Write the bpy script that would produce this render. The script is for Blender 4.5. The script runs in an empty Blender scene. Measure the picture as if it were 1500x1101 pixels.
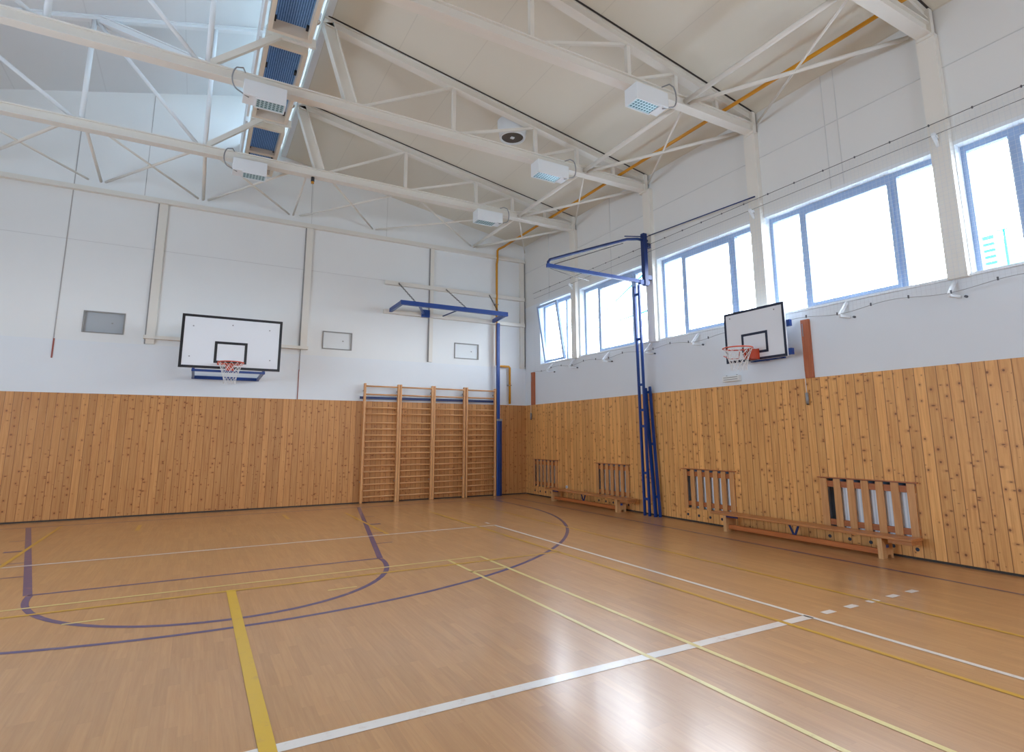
import bpy, bmesh, math, random
from mathutils import Vector, Matrix
random.seed(7)
scn = bpy.context.scene
COL = scn.collection

# ------------------------------------------------------------------ materials
def lin(r, g, b):
    f = lambda c: (c / 255 / 12.92) if c <= 10 else ((c / 255 + .055) / 1.055) ** 2.4
    return (f(r), f(g), f(b), 1)

class N:
    def __init__(s, name):
        s.m = bpy.data.materials.new(name); s.m.use_nodes = True
        s.t = s.m.node_tree; s.b = s.t.nodes['Principled BSDF']; s.out = s.t.nodes['Material Output']
    def n(s, typ, **kw):
        d = s.t.nodes.new(typ)
        for k, v in kw.items(): setattr(d, k, v)
        return d
    def l(s, a, b): s.t.links.new(a, b)
    def val(s, sock, v):
        if hasattr(v, 'is_output'): s.l(v, sock)
        else: sock.default_value = v
    def math(s, op, a, b=0.0, c=0.0, clamp=False):
        d = s.n('ShaderNodeMath', operation=op); d.use_clamp = clamp
        s.val(d.inputs[0], a); s.val(d.inputs[1], b); s.val(d.inputs[2], c)
        return d.outputs[0]
    def mix(s, f, a, b, mode='MIX'):
        d = s.n('ShaderNodeMix', data_type='RGBA', blend_type=mode)
        s.val(d.inputs[0], f); s.val(d.inputs[6], a); s.val(d.inputs[7], b)
        return d.outputs[2]
    def xyz(s):
        tc = s.n('ShaderNodeTexCoord'); sp = s.n('ShaderNodeSeparateXYZ'); s.l(tc.outputs['Object'], sp.inputs[0])
        return sp.outputs[0], sp.outputs[1], sp.outputs[2], tc.outputs['Object']
    def comb(s, x, y, z):
        d = s.n('ShaderNodeCombineXYZ'); s.val(d.inputs[0], x); s.val(d.inputs[1], y); s.val(d.inputs[2], z); return d.outputs[0]
    def noise(s, vec, scale, detail=3, rough=.5, dist=0):
        d = s.n('ShaderNodeTexNoise'); s.l(vec, d.inputs['Vector'])
        d.inputs['Scale'].default_value = scale; d.inputs['Detail'].default_value = detail
        d.inputs['Roughness'].default_value = rough; d.inputs['Distortion'].default_value = dist
        return d.outputs['Fac']
    def ramp(s, f, *stops):
        d = s.n('ShaderNodeValToRGB'); e = d.color_ramp.elements
        while len(e) > 1: e.remove(e[-1])
        e[0].position, e[0].color = stops[0]
        for p, c in stops[1:]:
            k = e.new(p); k.color = c
        s.l(f, d.inputs[0]); return d.outputs[0]
    def smooth(s, x, lo, hi):
        d = s.n('ShaderNodeMapRange', interpolation_type='SMOOTHSTEP')
        s.val(d.inputs[0], x); d.inputs[1].default_value = lo; d.inputs[2].default_value = hi
        return d.outputs[0]
    def bump(s, h, strength=.3, dist=.01):
        d = s.n('ShaderNodeBump'); d.inputs['Strength'].default_value = strength; d.inputs['Distance'].default_value = dist
        s.l(h, d.inputs['Height']); s.l(d.outputs[0], s.b.inputs['Normal'])

def paint(name, col, rough=.5, var=.06, metal=0, scale=3):
    k = N(name); x, y, z, v = k.xyz()
    f = k.noise(v, scale, 4, .6)
    c2 = tuple(c * (1 - var) for c in col[:3]) + (1,)
    k.l(k.mix(f, col, c2), k.b.inputs['Base Color'])
    k.b.inputs['Roughness'].default_value = rough; k.b.inputs['Metallic'].default_value = metal
    return k.m

def panel_wood(name, axis, gain=1.0):
    k = N(name); X = k.xyz(); u, z = X[axis], X[2]
    s = k.math('DIVIDE', u, .13); idx = k.math('FLOOR', s); fr = k.math('FRACT', s)
    wn = k.n('ShaderNodeTexWhiteNoise', noise_dimensions='1D'); k.l(idx, wn.inputs['W']); r = wn.outputs['Value']
    zo = k.math('ADD', z, k.math('MULTIPLY', r, 37.0))
    g = k.noise(k.comb(k.math('MULTIPLY', u, 38), k.math('MULTIPLY', zo, 1.6), r), 1, 4, .6, .6)
    big = k.noise(k.comb(k.math('MULTIPLY', idx, 3.3), k.math('MULTIPLY', zo, .7), 0.0), 1, 2)
    base = k.ramp(g, (.25, lin(188, 128, 72)), (.5, lin(210, 152, 91)), (.75, lin(224, 169, 107)))
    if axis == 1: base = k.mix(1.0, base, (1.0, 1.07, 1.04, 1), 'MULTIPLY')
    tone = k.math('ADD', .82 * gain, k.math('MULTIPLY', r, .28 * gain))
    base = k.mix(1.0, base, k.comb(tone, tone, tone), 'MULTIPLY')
    base = k.mix(k.math('MULTIPLY', big, .35), base, lin(178, 118, 72))
    def knots(du, dz, thr, seed):
        vo = k.n('ShaderNodeTexVoronoi', voronoi_dimensions='2D')
        k.l(k.comb(k.math('MULTIPLY', u, du), k.math('ADD', k.math('MULTIPLY', zo, dz), seed), 0.0), vo.inputs['Vector'])
        vo.inputs['Scale'].default_value = 1
        sep = k.n('ShaderNodeSeparateColor'); k.l(vo.outputs['Color'], sep.inputs[0])
        size = k.math('MULTIPLY', k.math('MAXIMUM', k.math('SUBTRACT', sep.outputs[0], .3), 0.0), thr)
        d = k.math('DIVIDE', vo.outputs['Distance'], k.math('ADD', size, .004))
        core = k.math('SUBTRACT', 1.0, k.smooth(d, .5, 1.1))
        halo = k.math('SUBTRACT', 1.0, k.smooth(d, .9, 3.2))
        return core, halo
    c1, h1 = knots(6.5, 6.0, .17, 0.0); c2, h2 = knots(3.2, 7.5, .13, 5.3)
    halo = k.math('MAXIMUM', h1, h2); core = k.math('MAXIMUM', c1, c2)
    base = k.mix(k.math('MULTIPLY', halo, .35), base, lin(170, 104, 58))
    base = k.mix(k.math('MULTIPLY', core, .8), base, lin(104, 56, 30))
    edge = k.math('MULTIPLY', k.smooth(fr, .0, .07), k.math('SUBTRACT', 1.0, k.smooth(fr, .95, 1.0)))
    base = k.mix(k.math('SUBTRACT', 1.0, edge), base, lin(128, 78, 42))
    k.l(base, k.b.inputs['Base Color']); k.b.inputs['Roughness'].default_value = .42
    k.b.inputs['Specular IOR Level'].default_value = .35
    k.bump(edge, .25, .006)
    return k.m

def plain_wood(name, a, b, axis=2, rough=.42, sc=30):
    k = N(name); X = list(k.xyz()); c = [k.math('MULTIPLY', X[i], 1.5 if i == axis else sc) for i in range(3)]
    g = k.noise(k.comb(*c), 1, 4, .6, .5)
    k.l(k.ramp(g, (.3, a), (.7, b)), k.b.inputs['Base Color']); k.b.inputs['Roughness'].default_value = rough
    return k.m

def floor_mat():
    k = N('parquet'); x, y, z, v = k.xyz()
    s = k.math('DIVIDE', x, .07); row = k.math('FLOOR', s); fx = k.math('FRACT', s)
    w1 = k.n('ShaderNodeTexWhiteNoise', noise_dimensions='1D'); k.l(row, w1.inputs['W'])
    yy = k.math('ADD', k.math('DIVIDE', y, .62), k.math('MULTIPLY', w1.outputs['Value'], 9.0))
    fy = k.math('FRACT', yy)
    w2 = k.n('ShaderNodeTexWhiteNoise', noise_dimensions='2D'); k.l(k.comb(row, k.math('FLOOR', yy), 0.0), w2.inputs['Vector'])
    r = w2.outputs['Value']
    g = k.noise(k.comb(k.math('MULTIPLY', x, 45), k.math('MULTIPLY', y, 2.2), k.math('MULTIPLY', r, 20)), 1, 4, .6, .4)
    big = k.noise(v, .35, 3)
    base = k.ramp(g, (.25, lin(178, 131, 82)), (.75, lin(196, 151, 100)))
    tone = k.math('ADD', .90, k.math('MULTIPLY', r, .15))
    base = k.mix(1.0, base, k.comb(tone, tone, tone), 'MULTIPLY')
    base = k.mix(k.math('MULTIPLY', big, .28), base, lin(186, 128, 82))
    gap = k.math('MULTIPLY', k.smooth(fx, .0, .04), k.smooth(fy, .0, .006))
    base = k.mix(k.math('MULTIPLY', k.math('SUBTRACT', 1.0, gap), .20), base, lin(110, 72, 46))
    k.l(base, k.b.inputs['Base Color'])
    ro = k.math('ADD', .27, k.math('MULTIPLY', k.noise(v, 1.5, 3), .10))
    k.l(ro, k.b.inputs['Roughness']); k.b.inputs['Specular IOR Level'].default_value = .6
    k.b.inputs['Coat Weight'].default_value = .45; k.b.inputs['Coat Roughness'].default_value = .17; k.b.inputs['Coat IOR'].default_value = 1.45
    return k.m

def line_mat(name, col):
    k = N(name); x, y, z, v = k.xyz()
    f = k.noise(v, 9, 5, .7)
    k.l(k.mix(k.math('MULTIPLY', k.smooth(f, .52, .75), .45), col, lin(180, 135, 95)), k.b.inputs['Base Color'])
    k.b.inputs['Roughness'].default_value = .3; k.b.inputs['Specular IOR Level'].default_value = .6
    k.b.inputs['Coat Weight'].default_value = .45; k.b.inputs['Coat Roughness'].default_value = .17; k.b.inputs['Coat IOR'].default_value = 1.45
    return k.m

def plaster_mat(name, low, high, z0):
    k = N(name); x, y, z, v = k.xyz()
    t = k.smooth(z, z0 - .01, z0 + .01)
    f = k.noise(v, 1.1, 4, .6)
    c = k.mix(t, low, high)
    k.l(k.mix(k.math('MULTIPLY', f, .10), c, lin(170, 172, 174)), k.b.inputs['Base Color'])
    k.b.inputs['Roughness'].default_value = .65
    return k.m

def seam_paint(name, col, axis, pitch, dark=.8, rough=.6):
    k = N(name); X = k.xyz()
    fr = k.math('FRACT', k.math('DIVIDE', X[axis], pitch))
    e = k.math('MULTIPLY', k.smooth(fr, 0, .012), k.math('SUBTRACT', 1.0, k.smooth(fr, .99, 1.0)))
    f = k.noise(X[3], .8, 4, .6)
    c = k.mix(k.math('MULTIPLY', f, .4), col, tuple(q * .88 for q in col[:3]) + (1,))
    k.l(k.mix(e, tuple(q * dark for q in col[:3]) + (1,), c), k.b.inputs['Base Color'])
    k.b.inputs['Roughness'].default_value = rough
    return k.m

def glass_mat(name, tint=(1, 1, 1, 1)):
    k = N(name); k.t.nodes.remove(k.b)
    tr = k.n('ShaderNodeBsdfTransparent'); tr.inputs[0].default_value = tint
    gl = k.n('ShaderNodeBsdfGlossy'); gl.inputs['Roughness'].default_value = .02
    fz = k.n('ShaderNodeTexNoise'); fz.inputs['Scale'].default_value = 2
    mp = k.math('ADD', .04, k.math('MULTIPLY', fz.outputs['Fac'], .04))
    mx = k.n('ShaderNodeMixShader'); k.l(mp, mx.inputs[0]); k.l(tr.outputs[0], mx.inputs[1]); k.l(gl.outputs[0], mx.inputs[2])
    k.l(mx.outputs[0], k.out.inputs[0]); return k.m

def louvre_mat():
    k = N('sky_tinted_polycarbonate'); x, y, z, v = k.xyz()
    fr = k.math('FRACT', k.math('DIVIDE', x, .034))
    st = k.math('MULTIPLY', k.smooth(fr, .0, .35), k.math('SUBTRACT', 1.0, k.smooth(fr, .65, 1.0)))
    n = k.noise(k.comb(k.math('MULTIPLY', x, 60), k.math('MULTIPLY', y, 14), 0.0), 1, 3)
    f = k.math('MULTIPLY', st, k.math('ADD', .4, n))
    c = k.mix(f, lin(78, 104, 138), lin(160, 192, 222))  # blue of sky light through the clear sheet, painted into the colour
    k.t.nodes.remove(k.b)
    d = k.n('ShaderNodeBsdfDiffuse'); t = k.n('ShaderNodeBsdfTranslucent'); k.l(c, d.inputs[0]); k.l(c, t.inputs[0])
    mx = k.n('ShaderNodeMixShader'); mx.inputs[0].default_value = .5
    k.l(d.outputs[0], mx.inputs[1]); k.l(t.outputs[0], mx.inputs[2]); k.l(mx.outputs[0], k.out.inputs[0])
    return k.m

def trans_mat():
    k = N('translucent_upstand'); x, y, z, v = k.xyz()
    c = k.mix(k.noise(v, 2, 2), lin(176, 184, 190), lin(186, 194, 200))
    k.t.nodes.remove(k.b); d = k.n('ShaderNodeBsdfDiffuse'); t = k.n('ShaderNodeBsdfTranslucent'); k.l(c, t.inputs[0]); d.inputs[0].default_value = (.7, .74, .78, 1)
    mx = k.n('ShaderNodeMixShader'); mx.inputs[0].default_value = .4
    k.l(d.outputs[0], mx.inputs[1]); k.l(t.outputs[0], mx.inputs[2]); k.l(mx.outputs[0], k.out.inputs[0])
    return k.m

def grid_lens_mat():
    k = N('lamp_louvre'); x, y, z, v = k.xyz()
    fx = k.math('FRACT', k.math('DIVIDE', x, .055)); fy = k.math('FRACT', k.math('DIVIDE', y, .055))
    e = k.math('MULTIPLY', k.math('MULTIPLY', k.smooth(fx, .05, .3), k.math('SUBTRACT', 1.0, k.smooth(fx, .7, .95))),
               k.math('MULTIPLY', k.smooth(fy, .05, .3), k.math('SUBTRACT', 1.0, k.smooth(fy, .7, .95))))
    k.l(k.mix(e, lin(190, 215, 218), lin(70, 110, 118)), k.b.inputs['Base Color'])
    k.b.inputs['Roughness'].default_value = .3; k.b.inputs['Metallic'].default_value = .4
    return k.m

def radiator_mat():
    k = N('radiator_enamel'); x, y, z, v = k.xyz()
    fr = k.math('FRACT', k.math('DIVIDE', y, .045))
    e = k.smooth(k.math('ABSOLUTE', k.math('SUBTRACT', fr, .5)), .1, .5)
    k.l(k.mix(e, lin(236, 242, 248), lin(200, 212, 222)), k.b.inputs['Base Color'])
    k.b.inputs['Roughness'].default_value = .35; return k.m

WHITE = lin(226, 230, 230)
M = dict(
    plaster=plaster_mat('white_plaster_back', lin(225, 230, 233), lin(230, 232, 230), 3.51), plaster_r=plaster_mat('white_plaster_right', lin(224, 230, 234), lin(222, 222, 218), 5.3),
    panel_up=paint('white_wall_panel', lin(228, 230, 226), .6, .05, scale=.9),
    ceil=seam_paint('ceiling_lining', lin(220, 215, 200), 0, 1.13, .86),
    ceil_hi=seam_paint('skylight_roof_lining', lin(222, 226, 228), 0, 1.5, .88),
    steel=paint('white_steel_paint', lin(226, 222, 212), .4, .04),
    steel_cool=paint('cool_white_paint', lin(228, 232, 234), .45, .03),
    seam=paint('faint_panel_seam', lin(206, 207, 205), .7), soft=paint('soft_grey_joint', lin(176, 174, 172), .8),
    joint=paint('joint_and_shadow_grey', lin(150, 148, 146), .8),  # grey of joints and slots, also of the painted column shadows
    gap_shade=paint('painted_shadow_gap', lin(60, 54, 50), .8),  # near-black that paints shadow gaps as solid strips
    red_joint=paint('red_brown_filler', lin(150, 80, 70), .7),
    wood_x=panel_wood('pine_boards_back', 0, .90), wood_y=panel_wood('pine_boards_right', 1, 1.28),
    bar_wood=plain_wood('lacquered_bar_wood', lin(196, 138, 86), lin(218, 166, 110), 2, .35),
    rung_wood=plain_wood('lacquered_rung_wood', lin(190, 134, 84), lin(220, 168, 112), 0, .35),
    slat_wood=plain_wood('slat_wood', lin(186, 128, 76), lin(214, 160, 104), 2),
    rail_wood=plain_wood('rail_wood', lin(160, 92, 52), lin(182, 112, 66), 1),
    bench_wood=plain_wood('bench_wood', lin(168, 108, 62), lin(196, 134, 82), 1, .35),
    bench_leg=plain_wood('bench_leg_wood', lin(196, 146, 96), lin(222, 178, 126), 2, .4),
    beam_wood=plain_wood('bench_beam_wood', lin(172, 98, 52), lin(194, 116, 64), 1, .35),
    cover_wood=plain_wood('red_brown_board', lin(164, 88, 52), lin(184, 106, 64), 2),
    floor=floor_mat(),
    blue_line=line_mat('blue_line_paint', lin(62, 62, 112)), white_line=line_mat('white_line_paint', lin(226, 220, 212)),
    yellow_line=line_mat('yellow_line_paint', lin(206, 158, 40)), thick_yellow=line_mat('bright_yellow_tape', lin(214, 172, 30)),
    pale_line=line_mat('pale_yellow_line_paint', lin(222, 204, 130)),
    blue=paint('blue_enamel', lin(14, 60, 134), .35, .1), blue_dark=paint('dark_blue_enamel', lin(14, 42, 98), .4, .1),
    yellow=paint('yellow_gas_pipe_paint', lin(204, 140, 20), .4), black=paint('black_plastic', lin(28, 28, 30), .4),
    board=paint('white_board', lin(226, 230, 234), .35, .02), board_black=paint('black_board_line', lin(18, 20, 26), .4),
    board_blue=paint('navy_board_line', lin(24, 32, 56), .4),
    orange=paint('orange_ring_paint', lin(206, 84, 56), .4), cord=paint('white_cord', lin(226, 226, 224), .8),
    frame=paint('backlit_blue_window_frame', lin(150, 172, 204), .4), white_pvc=paint('white_window_reveal', lin(230, 236, 240), .5),  # white frames; their bluish backlit shade is put into the colour
    glass=glass_mat('window_glass', (.96, .985, 1, 1)),
    poly=glass_mat('milky_polycarbonate', (.47, .545, .60, 1)),
    trans=trans_mat(),
    rope=paint('dark_rope', lin(92, 90, 88), .8), hook=paint('grey_hook', lin(96, 96, 100), .5, metal=.5),
    net=paint('white_net_cord', lin(206, 212, 216), .8),
    louvre=louvre_mat(), lens=grid_lens_mat(), rad=radiator_mat(), recess=paint('recess_blue_grey', lin(128, 144, 164), .7),
    vent=paint('vent_plate', lin(226, 230, 230), .6), vent_grey=paint('grey_vent_plate', lin(170, 176, 180), .6),
    vent_edge=paint('vent_dark_edge', lin(146, 146, 142), .6),
    fan_dark=paint('fan_opening', lin(84, 74, 64), .7), grey=paint('grey_metal', lin(150, 152, 154), .4, metal=.3),
    hole=paint('dark_hole_cap', lin(44, 52, 66), .5), teal=paint('teal_facade', lin(20, 170, 190), .5), pale=paint('pale_facade', lin(235, 238, 240), .6),
    sticker=paint('blue_sticker', lin(60, 100, 190), .4), ground=paint('outdoor_paving', lin(150, 152, 150), .9),
    frame_tray=paint('tray_frame_paint', lin(224, 210, 190), .5),
)

# ------------------------------------------------------------------ mesh builder
class MB:
    def __init__(s): s.bm = bmesh.new()
    def hexa(s, P):
        v = [s.bm.verts.new(p) for p in P]
        for f in ((0, 3, 2, 1), (4, 5, 6, 7), (0, 1, 5, 4), (1, 2, 6, 5), (2, 3, 7, 6), (3, 0, 4, 7)):
            s.bm.faces.new([v[i] for i in f])
        return s
    def box(s, x0, x1, y0, y1, z0, z1):
        x0, x1 = min(x0, x1), max(x0, x1); y0, y1 = min(y0, y1), max(y0, y1); z0, z1 = min(z0, z1), max(z0, z1)
        return s.hexa([(x0, y0, z0), (x1, y0, z0), (x1, y1, z0), (x0, y1, z0), (x0, y0, z1), (x1, y0, z1), (x1, y1, z1), (x0, y1, z1)])
    def bar(s, p, q, w, h=None, up=(0, 0, 1)):
        h = h or w; p, q = Vector(p), Vector(q); d = (q - p).normalized(); up = Vector(up)
        if abs(d.dot(up)) > .99: up = Vector((1, 0, 0))
        a = d.cross(up).normalized() * w / 2; b = a.cross(d).normalized() * h / 2
        return s.hexa([p - a - b, p + a - b, p + a + b, p - a + b, q - a - b, q + a - b, q + a + b, q - a + b])
    def tube(s, pts, r, n=8, closed=False, cap=True):
        pts = [Vector(p) for p in pts]; rings = []; m = len(pts)
        prev = None
        for i, p in enumerate(pts):
            if closed: d = pts[(i + 1) % m] - pts[i - 1]
            else: d = pts[min(i + 1, m - 1)] - pts[max(i - 1, 0)]
            d.normalize()
            if prev is None:
                up = Vector((0, 0, 1)) if abs(d.z) < .9 else Vector((1, 0, 0)); a = d.cross(up).normalized()
            else:
                a = (prev - d * prev.dot(d)).normalized()
            prev = a; b = d.cross(a)
            rings.append([s.bm.verts.new(p + (a * math.cos(t) + b * math.sin(t)) * r) for t in (2 * math.pi * j / n for j in range(n))])
        for i in range(m if closed else m - 1):
            A, B = rings[i], rings[(i + 1) % m]
            for j in range(n):
                f = s.bm.faces.new([A[j], A[(j + 1) % n], B[(j + 1) % n], B[j]]); f.smooth = n > 4
        if cap and not closed:
            s.bm.faces.new(rings[0][::-1]); s.bm.faces.new(rings[-1])
        return s
    def circle(s, c, r, axis, R=.01, n=24, seg=8):
        c = Vector(c); a, b = {'x': ((0, 1, 0), (0, 0, 1)), 'y': ((1, 0, 0), (0, 0, 1)), 'z': ((1, 0, 0), (0, 1, 0))}[axis]
        a, b = Vector(a), Vector(b)
        return s.tube([c + (a * math.cos(t) + b * math.sin(t)) * r for t in (2 * math.pi * i / n for i in range(n))], R, seg, True)
    def disc(s, p, q, r, n=20): return s.tube([p, q], r, n)
    def quad(s, *P): s.bm.faces.new([s.bm.verts.new(p) for p in P]); return s
    def prism(s, poly, axis, a, b):
        put = {'x': lambda t, u, v: (t, u, v), 'y': lambda t, u, v: (u, t, v), 'z': lambda t, u, v: (u, v, t)}[axis]
        A = [s.bm.verts.new(put(a, u, v)) for u, v in poly]; B = [s.bm.verts.new(put(b, u, v)) for u, v in poly]
        s.bm.faces.new(A[::-1]); s.bm.faces.new(B); n = len(poly)
        for i in range(n): s.bm.faces.new([A[i], A[(i + 1) % n], B[(i + 1) % n], B[i]])
        return s
    def slab(s, axis, a, b, u0, u1, v0, v1, holes=()):
        """plate between axis=a and axis=b over (u, v) with rectangular holes; u is the other horizontal axis, v is z"""
        put = (lambda t, u, v: (t, u, v)) if axis == 'x' else (lambda t, u, v: (u, t, v))
        U = sorted({u0, u1} | {h[i] for h in holes for i in (0, 1) if u0 < h[i] < u1})
        V = sorted({v0, v1} | {h[i] for h in holes for i in (2, 3) if v0 < h[i] < v1})
        solid = lambda i, j: 0 <= i < len(U) - 1 and 0 <= j < len(V) - 1 and not any(
            h[0] <= (U[i] + U[i + 1]) / 2 <= h[1] and h[2] <= (V[j] + V[j + 1]) / 2 <= h[3] for h in holes)
        for i in range(len(U) - 1):
            for j in range(len(V) - 1):
                if not solid(i, j): continue
                c = lambda t, p, q: put(t, U[i + p], V[j + q])
                s.quad(c(a, 0, 0), c(a, 1, 0), c(a, 1, 1), c(a, 0, 1)); s.quad(c(b, 0, 0), c(b, 0, 1), c(b, 1, 1), c(b, 1, 0))
                if not solid(i - 1, j): s.quad(c(a, 0, 0), c(a, 0, 1), c(b, 0, 1), c(b, 0, 0))
                if not solid(i + 1, j): s.quad(c(a, 1, 0), c(b, 1, 0), c(b, 1, 1), c(a, 1, 1))
                if not solid(i, j - 1): s.quad(c(a, 0, 0), c(b, 0, 0), c(b, 1, 0), c(a, 1, 0))
                if not solid(i, j + 1): s.quad(c(a, 0, 1), c(a, 1, 1), c(b, 1, 1), c(b, 0, 1))
        return s
    def build(s, name, mat, parent=None, origin=None, bevel=0, label=None):
        if bevel:
            bmesh.ops.bevel(s.bm, geom=list(s.bm.edges), offset=bevel, segments=1, affect='EDGES', clamp_overlap=True)
        bmesh.ops.recalc_face_normals(s.bm, faces=list(s.bm.faces))
        r = parent
        while r is not None and r.parent is not None: r = r.parent
        o = Vector(origin) if origin is not None else (r.location.copy() if r is not None else Vector())
        if r is not None and r.type == 'MESH' and origin is None: o = r.location.copy()
        bmesh.ops.translate(s.bm, verts=list(s.bm.verts), vec=-o)
        me = bpy.data.meshes.new(name); s.bm.to_mesh(me); s.bm.free()
        me.materials.append(mat)
        ob = bpy.data.objects.new(name, me); COL.objects.link(ob)
        if parent is not None: ob.parent = parent
        else: ob.location = o
        if label: ob['label'] = label
        return ob

def thing(name, loc, label, cat, group=None):
    o = bpy.data.objects.new(name, None); COL.objects.link(o); o.location = loc; o.empty_display_size = .2
    return tag(o, label, cat, group)
def tag(o, label, cat, group=None):
    o['label'] = label; o['category'] = cat
    if group: o['group'] = group
    return o
def struct(o, label=None):
    o['kind'] = 'structure'
    if label: o['label'] = label
    return o
def dup(root, delta, label, group=None):
    r = root.copy(); COL.objects.link(r); r.location = root.location + Vector(delta); r['label'] = label
    if group: r['group'] = group
    for ch in list(root.children):
        c = ch.copy(); COL.objects.link(c); c.parent = r
        for g in list(ch.children):
            d = g.copy(); COL.objects.link(d); d.parent = c
    return r

# ------------------------------------------------------------------ dimensions
XL, YB = -15.55, -20.0           # unseen left wall and rear wall
WOOD = 2.447
BAYS = [(-2.33, -.80), (-5.20, -2.72), (-7.90, -5.50), (-10.68, -8.10), (-13.40, -10.92)]
SILL, HEAD = 3.54, 5.25
GRILLES = [(-1.62, -.43), (-4.40, -3.25), (-7.15, -5.97), (-10.0, -8.72)]
GZ0, GZ1 = .25, .955
roofz = lambda x: 7.2 - .177 * x

# ------------------------------------------------------------------ floor and markings
fl = struct(MB().box(XL - .4, .4, YB - .4, .4, -.2, 0).build('floor', M['floor']), 'glossy maple strip sports floor')
def strip(mb, p, q, w, z=.0012):
    p, q = Vector((p[0], p[1], z)), Vector((q[0], q[1], z)); n = (q - p).normalized().cross(Vector((0, 0, 1))) * w / 2
    mb.quad(p - n, q - n, q + n, p + n)
def ribbon(mb, pts, w, z=.0012):
    L, Rr = [], []
    for i, p in enumerate(pts):
        a, b = pts[max(i - 1, 0)], pts[min(i + 1, len(pts) - 1)]
        d = Vector((b[0] - a[0], b[1] - a[1], 0)).normalized(); n = Vector((-d.y, d.x, 0)) * w / 2
        L.append(mb.bm.verts.new(Vector((p[0], p[1], z)) + n)); Rr.append(mb.bm.verts.new(Vector((p[0], p[1], z)) - n))
    for i in range(len(pts) - 1): mb.bm.faces.new([L[i], Rr[i], Rr[i + 1], L[i + 1]])
CX = -7.77
b = MB()
strip(b, (-14.7, -.8), (-.85, -.8), .05); strip(b, (-.86, -.8), (-.92, -19.5), .05)
strip(b, (-10.68, -.8), (-9.58, -6.42), .075); strip(b, (-4.86, -.8), (-5.98, -6.42), .075)
strip(b, (-9.58, -6.42), (-5.98, -6.42), .05)
ribbon(b, [(CX + 1.79 * math.cos(t), -6.45 + 1.82 * math.sin(t)) for t in [math.pi + math.pi * i / 40 for i in range(41)]], .06)
arc = [(CX + 6.27 * math.cos(t), -2.3 + 6.22 * math.sin(t)) for t in [math.pi + math.pi * i / 80 for i in range(81)]]
ribbon(b, [(CX - 6.27, -.8)] + arc + [(CX + 6.27, -.8)], .055)
for y, w, l in ((-2.42, .035, .2), (-3.46, .11, .24), (-4.44, .035, .24), (-5.37, .035, .25)):
    t = (-y - .8) / 5.62
    xl = -10.68 + 1.1 * t; xr = -4.86 - 1.12 * t
    strip(b, (xl - .03 - l, y), (xl - .03, y), w); strip(b, (xr + .03, y), (xr + .03 + l, y), w)
b.build('basketball_marking', M['blue_line'], fl, label='blue basketball key and three point lines')
w = MB()
strip(w, (-12.4, -4.68), (-3.365, -4.68), .05, .0018); strip(w, (-3.39, -4.68), (-3.39, -19), .05, .0018)
strip(w, (-12.4, -10.7), (-3.39, -10.7), .09, .0018)
for i in range(5): strip(w, (-3.39 + .2 + .35 * i, -10.7), (-3.39 + .35 + .35 * i, -10.7), .07, .0018)
strip(w, (-3.39, -4.45), (-3.39, -4.3), .05, .0018)
w.build('volleyball_marking', M['white_line'], fl, label='white volleyball lines')
yl = MB()
strip(yl, (-11.8, -7.24), (-3.70, -7.24), .05, .0024); strip(yl, (-3.725, -2.3), (-3.725, -19), .05, .0024)
strip(yl, (-2.40, -1.2), (-2.40, -19), .045, .0024)
strip(yl, (-10.2, -.9), (-10.2, -4.68), .05, .0024); strip(yl, (-5.34, -1.6), (-5.34, -4.66), .05, .0024)
strip(yl, (-8.97, -1.45), (-8.97, -2.15), .06, .0024); strip(yl, (-6.51, -1.25), (-6.51, -2.0), .06, .0024)
yl.build('yellow_court_marking', M['yellow_line'], fl, label='thin ochre yellow court lines')
yt = MB(); strip(yt, (-7.78, -7.2), (-7.80, -19), .085, .003); yt.build('center_line_tape', M['thick_yellow'], fl, label='bold yellow centre line')
pl = MB()
strip(pl, (-11.0, -6.97), (-4.77, -6.97), .04, .0021); strip(pl, (-4.79, -6.97), (-4.79, -19), .045, .0021)
strip(pl, (-5.25, -6.97), (-5.25, -19), .04, .0021); strip(pl, (-5.27, -7.71), (-4.79, -7.71), .04, .0021)
for x in (-6.9, -9.1): strip(pl, (x, -7.72), (x + .3, -7.71), .035, .0021)
pl.build('badminton_marking', M['pale_line'], fl, label='pale yellow badminton lines')

# ------------------------------------------------------------------ walls
VENTS = [(-10.40, -9.71, 3.70, 4.13), (-5.68, -4.99, 3.70, 4.12), (-2.20, -1.49, 3.69, 4.10)]
mb = MB().slab('y', .05, .13, XL, .4, 3.5, 10.4, VENTS).slab('y', .13, .3, XL, .4, 3.5, 10.4).slab('y', .022, .3, XL, .4, 0, 3.505)
wb = struct(mb.build('wall_back', M['plaster']), 'white back wall')
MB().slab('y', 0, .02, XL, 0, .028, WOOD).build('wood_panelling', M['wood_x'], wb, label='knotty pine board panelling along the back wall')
j = MB()
for x in (-14.3, -10.84): j.box(x - .009, x + .009, .042, .06, 3.5, 9.4)
for x in (-12.7, -9.6): j.box(x - .005, x + .005, .044, .06, 6.8, 9.4)
sm = MB().box(XL, 0, .045, .06, 5.6, 5.608)
for x in (-6.1, -4.2): sm.box(x - .005, x + .005, .045, .06, 6.8, roofz(x))
sm.build('panel_seam', M['seam'], wb)

j.build('panel_joint', M['soft'], wb)
rj = MB(); rj.box(-10.84, -10.815, .01, .03, 3.13, 3.52); rj.box(-6.2, -6.185, .01, .03, WOOD, 3.15)
rj.build('joint_filler', M['red_joint'], wb, label='red brown filler in a wall joint')
bj = MB(); bj.box(-6.195, -6.18, .012, .03, 3.1, 3.66); bj.build('wall_joint', M['joint'], wb)

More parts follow.
